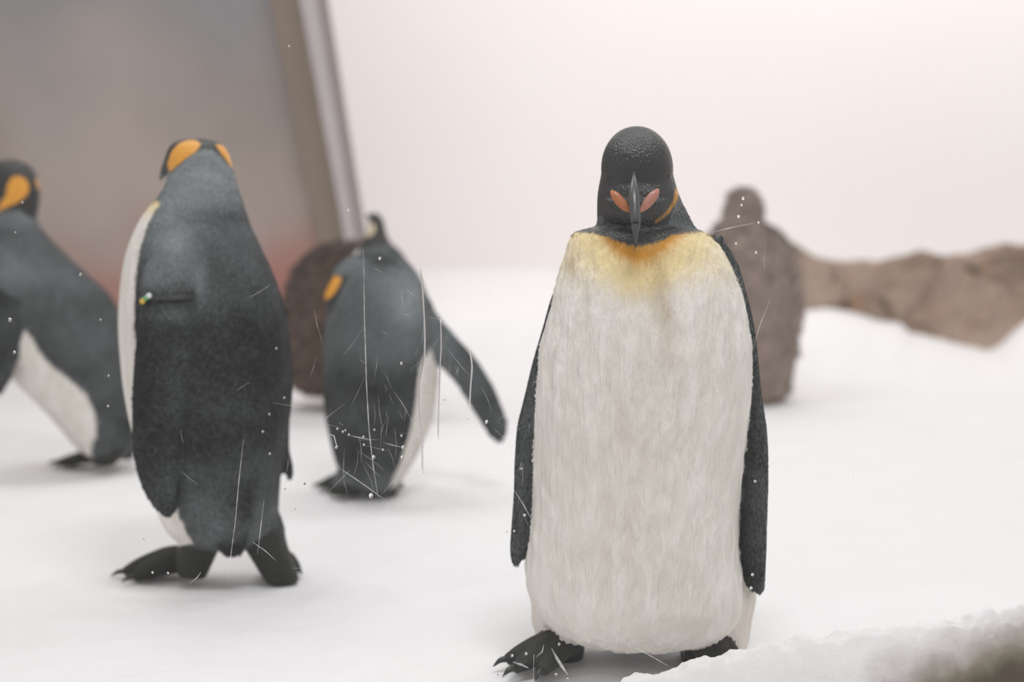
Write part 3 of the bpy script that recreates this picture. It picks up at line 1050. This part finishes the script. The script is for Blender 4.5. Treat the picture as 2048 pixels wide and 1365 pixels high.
# ------------------------------------------------------------------ D: back view with one flipper held out
def penguin_flipper_out():
    d = 3.56
    s = FPX / d
    base = ground(745, 985)
    root = thing('king_penguin', 'dark-backed penguin turned away with one flipper held out over the snow', 'penguin', (base[0], d, 0), 'adult king penguins on the snow')
    rows = [(508, 722, 790, .04, .03, 1.2), (516, 702, 806, .065, .03, 1.2), (534, 684, 824, .09, .02, 1.2), (560, 668, 842, .11, .01, 1.2), (600, 656, 856, .125, 0, 1.1), (650, 650, 864, .134, 0, 0.9), (700, 647, 872, .138, 0, .98), (760, 646, 876, .14, 0, .86),
            (820, 650, 868, .136, 0, .82), (870, 659, 853, .126, 0, .80), (915, 670, 832, .11, 0, .82), (948, 684, 812, .09, 0, .8), (972, 700, 796, .06, 0, .9), (985, 722, 775, .025, 0, 1.0)]
    T = Loft([(l, y, r, y, b, dy, e) for y, l, r, b, dy, e in rows], d, m=96, sub=7)
    px, py = proj(T.V)
    grey = 0.46 + 0.5 * np.exp(-((px - 815) / 45.0) ** 2 - ((py - 600) / 60.0) ** 2) - 0.25 * sstep(680, 780, py) - 0.3 * np.exp(-((px - 760) / 40.0) ** 2 - ((py - 520) / 18.0) ** 2) + 0.25 * sstep(920, 970, py)  # right shoulder term is a highlight painted into the slate
    attrs(T, dark=side_edge(T, T.extra[0], np.interp(py, [680, 730], [1.3, -0.4]), 'R'), grey=np.clip(grey, 0, 1))
    H = Loft([(700, 512, 760, 520, .04, 0), (680, 526, 735, 540, .05, -.02), (662, 550, 716, 566, .052, -.03), (650, 582, 700, 596, .046, -.04), (651, 612, 688, 620, .036, -.04), (658, 640, 674, 640, .012, -.04)], d, m=64)
    px, py = proj(H.V)
    ear = poly_sdf(px, py, [(668, 551), (684, 556), (676, 575), (664, 594), (648, 602), (648, 588), (658, 570)]) / s
    attrs(H, dark=0.05, head=np.minimum(.02, (py - 552 + (690 - px) * 0.1) / s), ear=np.where(np.sin(H.phi) < .2, ear, -.03), grey=.6)
    FR = Loft([(800, 560, 800, 690, .03, -.02), (846, 578, 835, 715, .03, -.02), (876, 630, 856, 728, .022, -.02), (908, 668, 880, 732, .017, -.02), (950, 715, 908, 762, .014, -.02), (984, 768, 938, 806, .013, -.02), (1005, 815, 962, 846, .011, -.02), (1015, 850, 980, 872, .009, -.02), (1010, 878, 994, 884, .004, -.02)], d, m=48)
    px, py = proj(FR.V)
    attrs(FR, dark=0.05, grey=np.clip(.35 + .3 * np.exp(-((px - 880) / 40.0) ** 2), 0, 1))  # lighter flipper root, a highlight put into the colour
    L1 = Loft([(678, 930, 745, 930, .04, -.03), (668, 955, 735, 958, .04, -.04), (658, 975, 730, 980, .035, -.04), (655, 990, 720, 992, .02, -.04)], d, m=36)
    px, py = proj(L1.V)
    attrs(L1, dark=0.05, grey=.5, foot=(py - 968) / s)
    L2 = Loft([(735, 930, 815, 930, .04, -.01), (738, 958, 802, 958, .04, -.01), (738, 978, 798, 978, .035, -.01), (740, 992, 795, 992, .02, -.01)], d, m=36)
    px, py = proj(L2.V)
    attrs(L2, dark=0.05, grey=.4, foot=(py - 972) / s)
    parts = [T, H, FR, L1, L2]
    claws = []
    for hh, aa, le in ((ground(695, 978), math.radians(190), .075), (ground(768, 978), math.radians(-35), .05)):
        L, cl = foot(hh, aa, le, .018)
        parts += L
        claws += cl
    bd = fuse('body', parts, 0.0052, MAT_PEN, root, 3)
    feathers('feathers', bd, 18000, .012, .006, .06, MAT_PEN, seed=5)
    add_tube('beak', Tube([P(664, 625, d - .04), P(658, 645, d - .04), P(660, 662, d - .02)], [.012, .008, .002]), MAT_BEAK, root)
    for T_ in claws:
        add_tube('claw', T_, MAT_CLAW, root)


# ------------------------------------------------------------------ E: only its head shows over D
def penguin_hidden():
    d = 4.7
    s = FPX / d
    base = ground(765, 845)
    root = thing('king_penguin', 'penguin hidden but for its small black head, behind the one holding its flipper out', 'penguin', (base[0], d, 0), 'adult king penguins on the snow')
    T = Loft([(722, 492, 784, 488, .05, 0, .1), (704, 515, 806, 510, .08, 0, .1), (694, 560, 826, 555, .11, 0, .1), (690, 630, 842, 630, .125, 0, .1), (690, 710, 846, 710, .13, 0, .1), (700, 780, 838, 780, .115, 0, .1), (722, 825, 815, 825, .08, 0, .1), (745, 845, 790, 845, .03, 0, .1)], d, m=64)
    attrs(T, dark=side_edge(T, -0.95, .3), grey=.35)
    H = Loft([(742, 427, 752, 425, .012, 0), (738, 433, 760, 430, .03, 0), (738, 444, 767, 442, .038, 0), (737, 456, 770, 454, .04, 0), (734, 468, 773, 467, .042, 0), (726, 482, 779, 480, .05, 0), (718, 498, 788, 496, .055, 0)], d, m=56)
    px, py = proj(H.V)
    patch = poly_sdf(px, py, [(728, 452), (744, 446), (751, 452), (750, 464), (742, 473), (728, 473)]) / s
    attrs(H, dark=-patch, head=np.where(patch > 0, -patch, np.minimum(.03, -patch)), gold=.32, grey=.4)
    parts = [T, H]
    claws = []
    for hh, aa, le in ((ground(735, 838), math.radians(200), .1), (ground(795, 838), math.radians(200), .1)):
        L, cl = foot(hh, aa, le, .02)
        parts += L
        claws += cl
    bd = fuse('body', parts, 0.0055, MAT_PEN, root, 3)
    feathers('feathers', bd, 16000, .012, .006, .06, MAT_PEN, seed=4)
    add_tube('beak', Tube([P(744, 434, d), P(738, 431, d - .01), P(733, 436, d - .03)], [.010, .007, .002]), MAT_BEAK, root)
    for T_ in claws:
        add_tube('claw', T_, MAT_CLAW, root)


# ------------------------------------------------------------------ brown chicks
def chick(name_label, d, rows, mat, feet_px, flip=None, beak=None):
    base = ground(*feet_px[0])
    root = thing('penguin_chick', name_label, 'penguin chick', (base[0], d, 0), 'brown downy chicks')
    T = Loft([(l, y, r, y, b, dy) for y, l, r, b, dy in rows], d, m=72, sub=7)
    parts = [attrs(T)]
    if flip:
        parts.append(attrs(Loft(flip, d, m=36)))
    claws = []
    for fp in feet_px:
        L, cl = foot(ground(*fp), math.radians(fp_ang), .07, .02)
        for q in L:
            q.A[:, 5] = .05
        parts += L
        claws += cl

    def bumps(W, N, A):
        return np.array([0.016 * noise.noise((x * 16, y * 16, z * 11)) + 0.009 * noise.noise((x * 45, y * 45, z * 25)) + 0.005 * noise.noise((x * 110, y * 110, z * 60)) for x, y, z in W])
    bd = fuse('body', parts, 0.007, mat, root, 3, bumps)
    feathers('down', bd, 20000, .026, .006, .35, mat, seed=6)
    for T_ in claws:
        add_tube('claw', T_, MAT_CLAW, root)
    if beak:
        add_tube('beak', Tube([P(*b) for b in beak], [.012, .008, .002]), MAT_BEAK, root)
    return root


penguin_front()
penguin_back()
penguin_leaning()
penguin_flipper_out()
penguin_hidden()
fp_ang = -80
chick('grey brown downy chick standing before the rock ledge, behind the front penguin', 5.2,
      [(376, 1480, 1500, .015, 0), (384, 1464, 1514, .04, 0), (402, 1455, 1522, .058, 0), (425, 1451, 1526, .064, 0), (445, 1445, 1533, .07, 0), (462, 1425, 1552, .09, 0), (485, 1405, 1580, .12, 0), (520, 1396, 1594, .135, 0),
       (580, 1390, 1598, .145, 0), (650, 1392, 1596, .15, 0), (710, 1400, 1588, .14, 0), (760, 1420, 1578, .12, 0), (795, 1445, 1566, .09, 0), (812, 1480, 1545, .04, 0)],
      MAT_CHICK_G, [(1535, 800), (1465, 800)],
      [(1575, 490, 1598, 500, .04, -.03), (1578, 560, 1602, 560, .05, -.04), (1576, 630, 1601, 630, .045, -.04), (1576, 690, 1594, 690, .03, -.03), (1580, 720, 1588, 720, .01, -.03)])
fp_ang = -60
chick('dark brown downy chick stooping behind the two dark-backed penguins', 5.0,
      [(486, 690, 730, .03, .05), (492, 655, 760, .07, .03), (508, 620, 775, .10, .0), (540, 590, 785, .13, .0), (590, 572, 790, .15, 0), (640, 566, 790, .16, 0), (700, 570, 785, .16, 0), (740, 574, 780, .15, 0), (765, 584, 765, .13, 0), (780, 610, 740, .08, 0), (786, 650, 700, .03, 0)],
      MAT_CHICK_F, [(640, 790), (710, 790)])


# ------------------------------------------------------------------ the viewing window: pane, scratches, drops
M = Mat('viewing_glass')
nt = M.nt
out = [n for n in nt.nodes if n.type == 'OUTPUT_MATERIAL'][0]
tr = M.n('ShaderNodeBsdfTransparent')
tr.inputs[0].default_value = (0.985, 0.985, 0.985, 1)
gl = M.n('ShaderNodeBsdfGlossy')
gl.inputs['Roughness'].default_value = 0.02
mx = M.n('ShaderNodeMixShader')
mx.inputs[0].default_value = 0.015
M.l(tr.outputs[0], mx.inputs[1])
M.l(gl.outputs[0], mx.inputs[2])
M.l(mx.outputs[0], out.inputs[0])
MAT_GLASS = M.m


def scratch_material(name, op):
    M = Mat(name, 0.5, 0.3)
    nf = M.noise(60.0, None, 2)
    M.col((0.9, 0.9, 0.9))
    M.l(M.rangemap(nf, 0.3, 0.7, op * 0.35, op), M.b.inputs['Alpha'])
    return M.m


MAT_SCR = scratch_material('scratch_bright', 0.5)
MAT_SCR_F = scratch_material('scratch_faint', 0.22)
M = Mat('water_drop', 0.0, 0.5)
M.b.inputs['Transmission Weight'].default_value = 1.0
M.b.inputs['IOR'].default_value = 1.33
M.b.inputs['Base Color'].default_value = (1, 1, 1, 1)
MAT_DROP = M.m

gx0, gx1, gz0, gz1 = -1.9, 1.9, -0.05, 2.1
pane = thing('window_1', 'clear scratched viewing pane between the visitor and the penguins', 'window', (0, GLASS_Y, 0))
del pane['category']
pane['kind'] = 'structure'
slab('pane', [(gx0, GLASS_Y, gz0), (gx1, GLASS_Y, gz0), (gx1, GLASS_Y, gz1), (gx0, GLASS_Y, gz1)], 0.012, MAT_GLASS, pane)
FACE = GLASS_Y - 0.0008


def ribbon(pts, wpx):
    """thin groove on the pane through pixel points"""
    p3 = [P(x, y, FACE) for x, y in pts]
    hw = wpx / 2 / (FPX / FACE)
    V, F = [], []
    for i, p in enumerate(p3):
        t = p3[min(i + 1, len(p3) - 1)] - p3[max(i - 1, 0)]
        t = t / (np.linalg.norm(t) + 1e-9)
        nrm = np.array((-t[2], 0, t[0]))
        k = 0.25 if i in (0, len(p3) - 1) else 1.0
        V += [p + nrm * hw * k, p - nrm * hw * k, p + np.array((0, .0006, 0))]
    for i in range(len(p3) - 1):
        a = 3 * i
        F += [(a, a + 1, a + 4, a + 3), (a + 1, a + 2, a + 5, a + 4), (a + 2, a, a + 3, a + 5)]
    return V, F


SCR = [([(727, 500), (729, 640), (733, 770), (738, 860), (746, 930), (756, 995)], 2.0), ([(678, 936), (725, 968), (772, 1002)], 2.2), ([(700, 872), (720, 876), (737, 879)], 2.0), ([(767, 886), (790, 892), (814, 898)], 1.6),
       ([(939, 700), (944, 730), (941, 770), (939, 812)], 2.0), ([(1030, 983), (1048, 1012), (1067, 1047)], 2.2), ([(1265, 1293), (1302, 1313), (1340, 1335)], 2.0), ([(1103, 1297), (1114, 1318), (1125, 1335), (1135, 1350)], 6.0),
       ([(1026, 1325), (1042, 1330), (1057, 1337)], 5.0), ([(1420, 466), (1460, 456), (1510, 446)], 1.8), ([(1540, 600), (1520, 650), (1505, 700)], 1.6), ([(1066, 1250), (1064, 1270), (1063, 1276)], 2.0), ([(1088, 1290), (1084, 1305), (1072, 1315)], 2.4),
       ([(1043, 925), (1038, 942)], 3.0), ([(487, 880), (478, 960), (470, 1050), (455, 1160)], 1.8), ([(528, 1000), (522, 1050), (515, 1110)], 1.6), ([(505, 1085), (530, 1102), (552, 1122)], 1.6), ([(380, 1168), (395, 1155), (402, 1145)], 1.8),
       ([(678, 845), (686, 852)], 2.2), ([(1010, 830), (995, 842)], 1.6), ([(988, 858), (1008, 876)], 1.6), ([(985, 1362), (1010, 1352), (1028, 1345)], 2.0), ([(1068, 1310), (1066, 1365)], 4.0), ([(655, 868), (668, 872), (672, 888), (676, 896)], 2.4), ([(720, 720), (733, 730)], 1.4)]
for pts, wd in SCR:
    V, F = ribbon(pts, wd)
    mesh_obj('scratch', V, F, MAT_SCR, pane, smooth=False)
for k in range(125):                                              # finer scuffing, thickest where the drops sit
    cx = random.gauss(790, 150) if k < 110 else random.uniform(200, 1900)
    cy = random.gauss(830, 130) if k < 110 else random.uniform(450, 1300)
    a = random.gauss(math.pi / 2 - 0.15, 0.35) if random.random() < 0.6 else random.uniform(0, math.pi)
    le = random.uniform(12, 90)
    dx, dy = math.cos(a) * le, math.sin(a) * le
    V, F = ribbon([(cx - dx / 2, cy - dy / 2), (cx + random.uniform(-3, 3), cy), (cx + dx / 2, cy + dy / 2)], random.uniform(0.9, 1.4))
    mesh_obj('scratch', V, F, MAT_SCR_F, pane, smooth=False)

DROPS = [(675, 858, 3), (686, 864, 3), (691, 861, 2.5), (698, 870, 3), (727, 874, 3), (747, 915, 5), (742, 992, 6), (673, 895, 4), (728, 890, 3), (803, 872, 3), (806, 895, 4), (804, 915, 4), (766, 900, 3), (822, 911, 3), (749, 860, 2.5), (973, 844, 4.5),
         (1066, 922, 4), (1043, 938, 3), (1049, 1031, 4), (1028, 1063, 3), (1014, 1064, 2.5), (1024, 1312, 4), (1052, 1308, 4), (1118, 1289, 3.5), (1112, 1350, 4), (998, 1349, 4), (1135, 1359, 3.5), (1372, 1268, 3), (1379, 1283, 3), (1502, 1177, 4), (1505, 1150, 4),
         (1510, 963, 3.5), (609, 967, 4), (570, 978, 3), (590, 1018, 2.5), (553, 697, 3), (569, 796, 3), (539, 829, 3), (526, 864, 3.5), (540, 908, 3), (217, 752, 3), (201, 640, 3), (161, 549, 4), (20, 640, 5), (29, 705, 4), (216, 813, 3), (31, 465, 2.5), (45, 405, 3),
         (1486, 397, 4), (1483, 410, 3), (1477, 433, 4), (1517, 445, 3), (1472, 487, 3), (1512, 505, 3), (698, 420, 4), (579, 92, 2.5), (803, 727, 3.5), (889, 800, 2.5), (936, 839, 2.5), (288, 1078, 3), (305, 1146, 3), (336, 1147, 3), (760, 517, 4), (1237, 900, 2.2), (1079, 963, 2.5)]
dm = bmesh.new()
bmesh.ops.create_uvsphere(dm, u_segments=12, v_segments=8, radius=1.0)
drop_me = bpy.data.meshes.new('droplet')
dm.to_mesh(drop_me)
dm.free()
drop_me.materials.append(MAT_DROP)
drop_me.polygons.foreach_set('use_smooth', [True] * len(drop_me.polygons))
for x, y, r in DROPS:
    o = bpy.data.objects.new('droplet', drop_me)
    C.objects.link(o)
    o.parent = pane
    q = P(x, y, GLASS_Y)
    k = 0.75 * r / (FPX / GLASS_Y)
    o.location = (q[0], -0.0004, q[2])
    o.scale = (k, k * 0.55, k * random.uniform(1.0, 1.3))
for pts, wd in (([(842, 536), (846, 600), (849, 660), (848, 720), (840, 765), (839, 820), (844, 880), (845, 950)], 3.6), ([(881, 640), (882, 690), (880, 735), (878, 800), (876, 880)], 2.6), ([(940, 700), (944, 735), (941, 775), (939, 815)], 3.0)):
    T_ = Tube([P(x, y, GLASS_Y - .0003) for x, y in pts], [wd * 0.5 / (FPX / GLASS_Y)] * len(pts), m=8, sub=5)
    mesh_obj('water_trickle', T_.V, T_.F, MAT_DROP, pane)
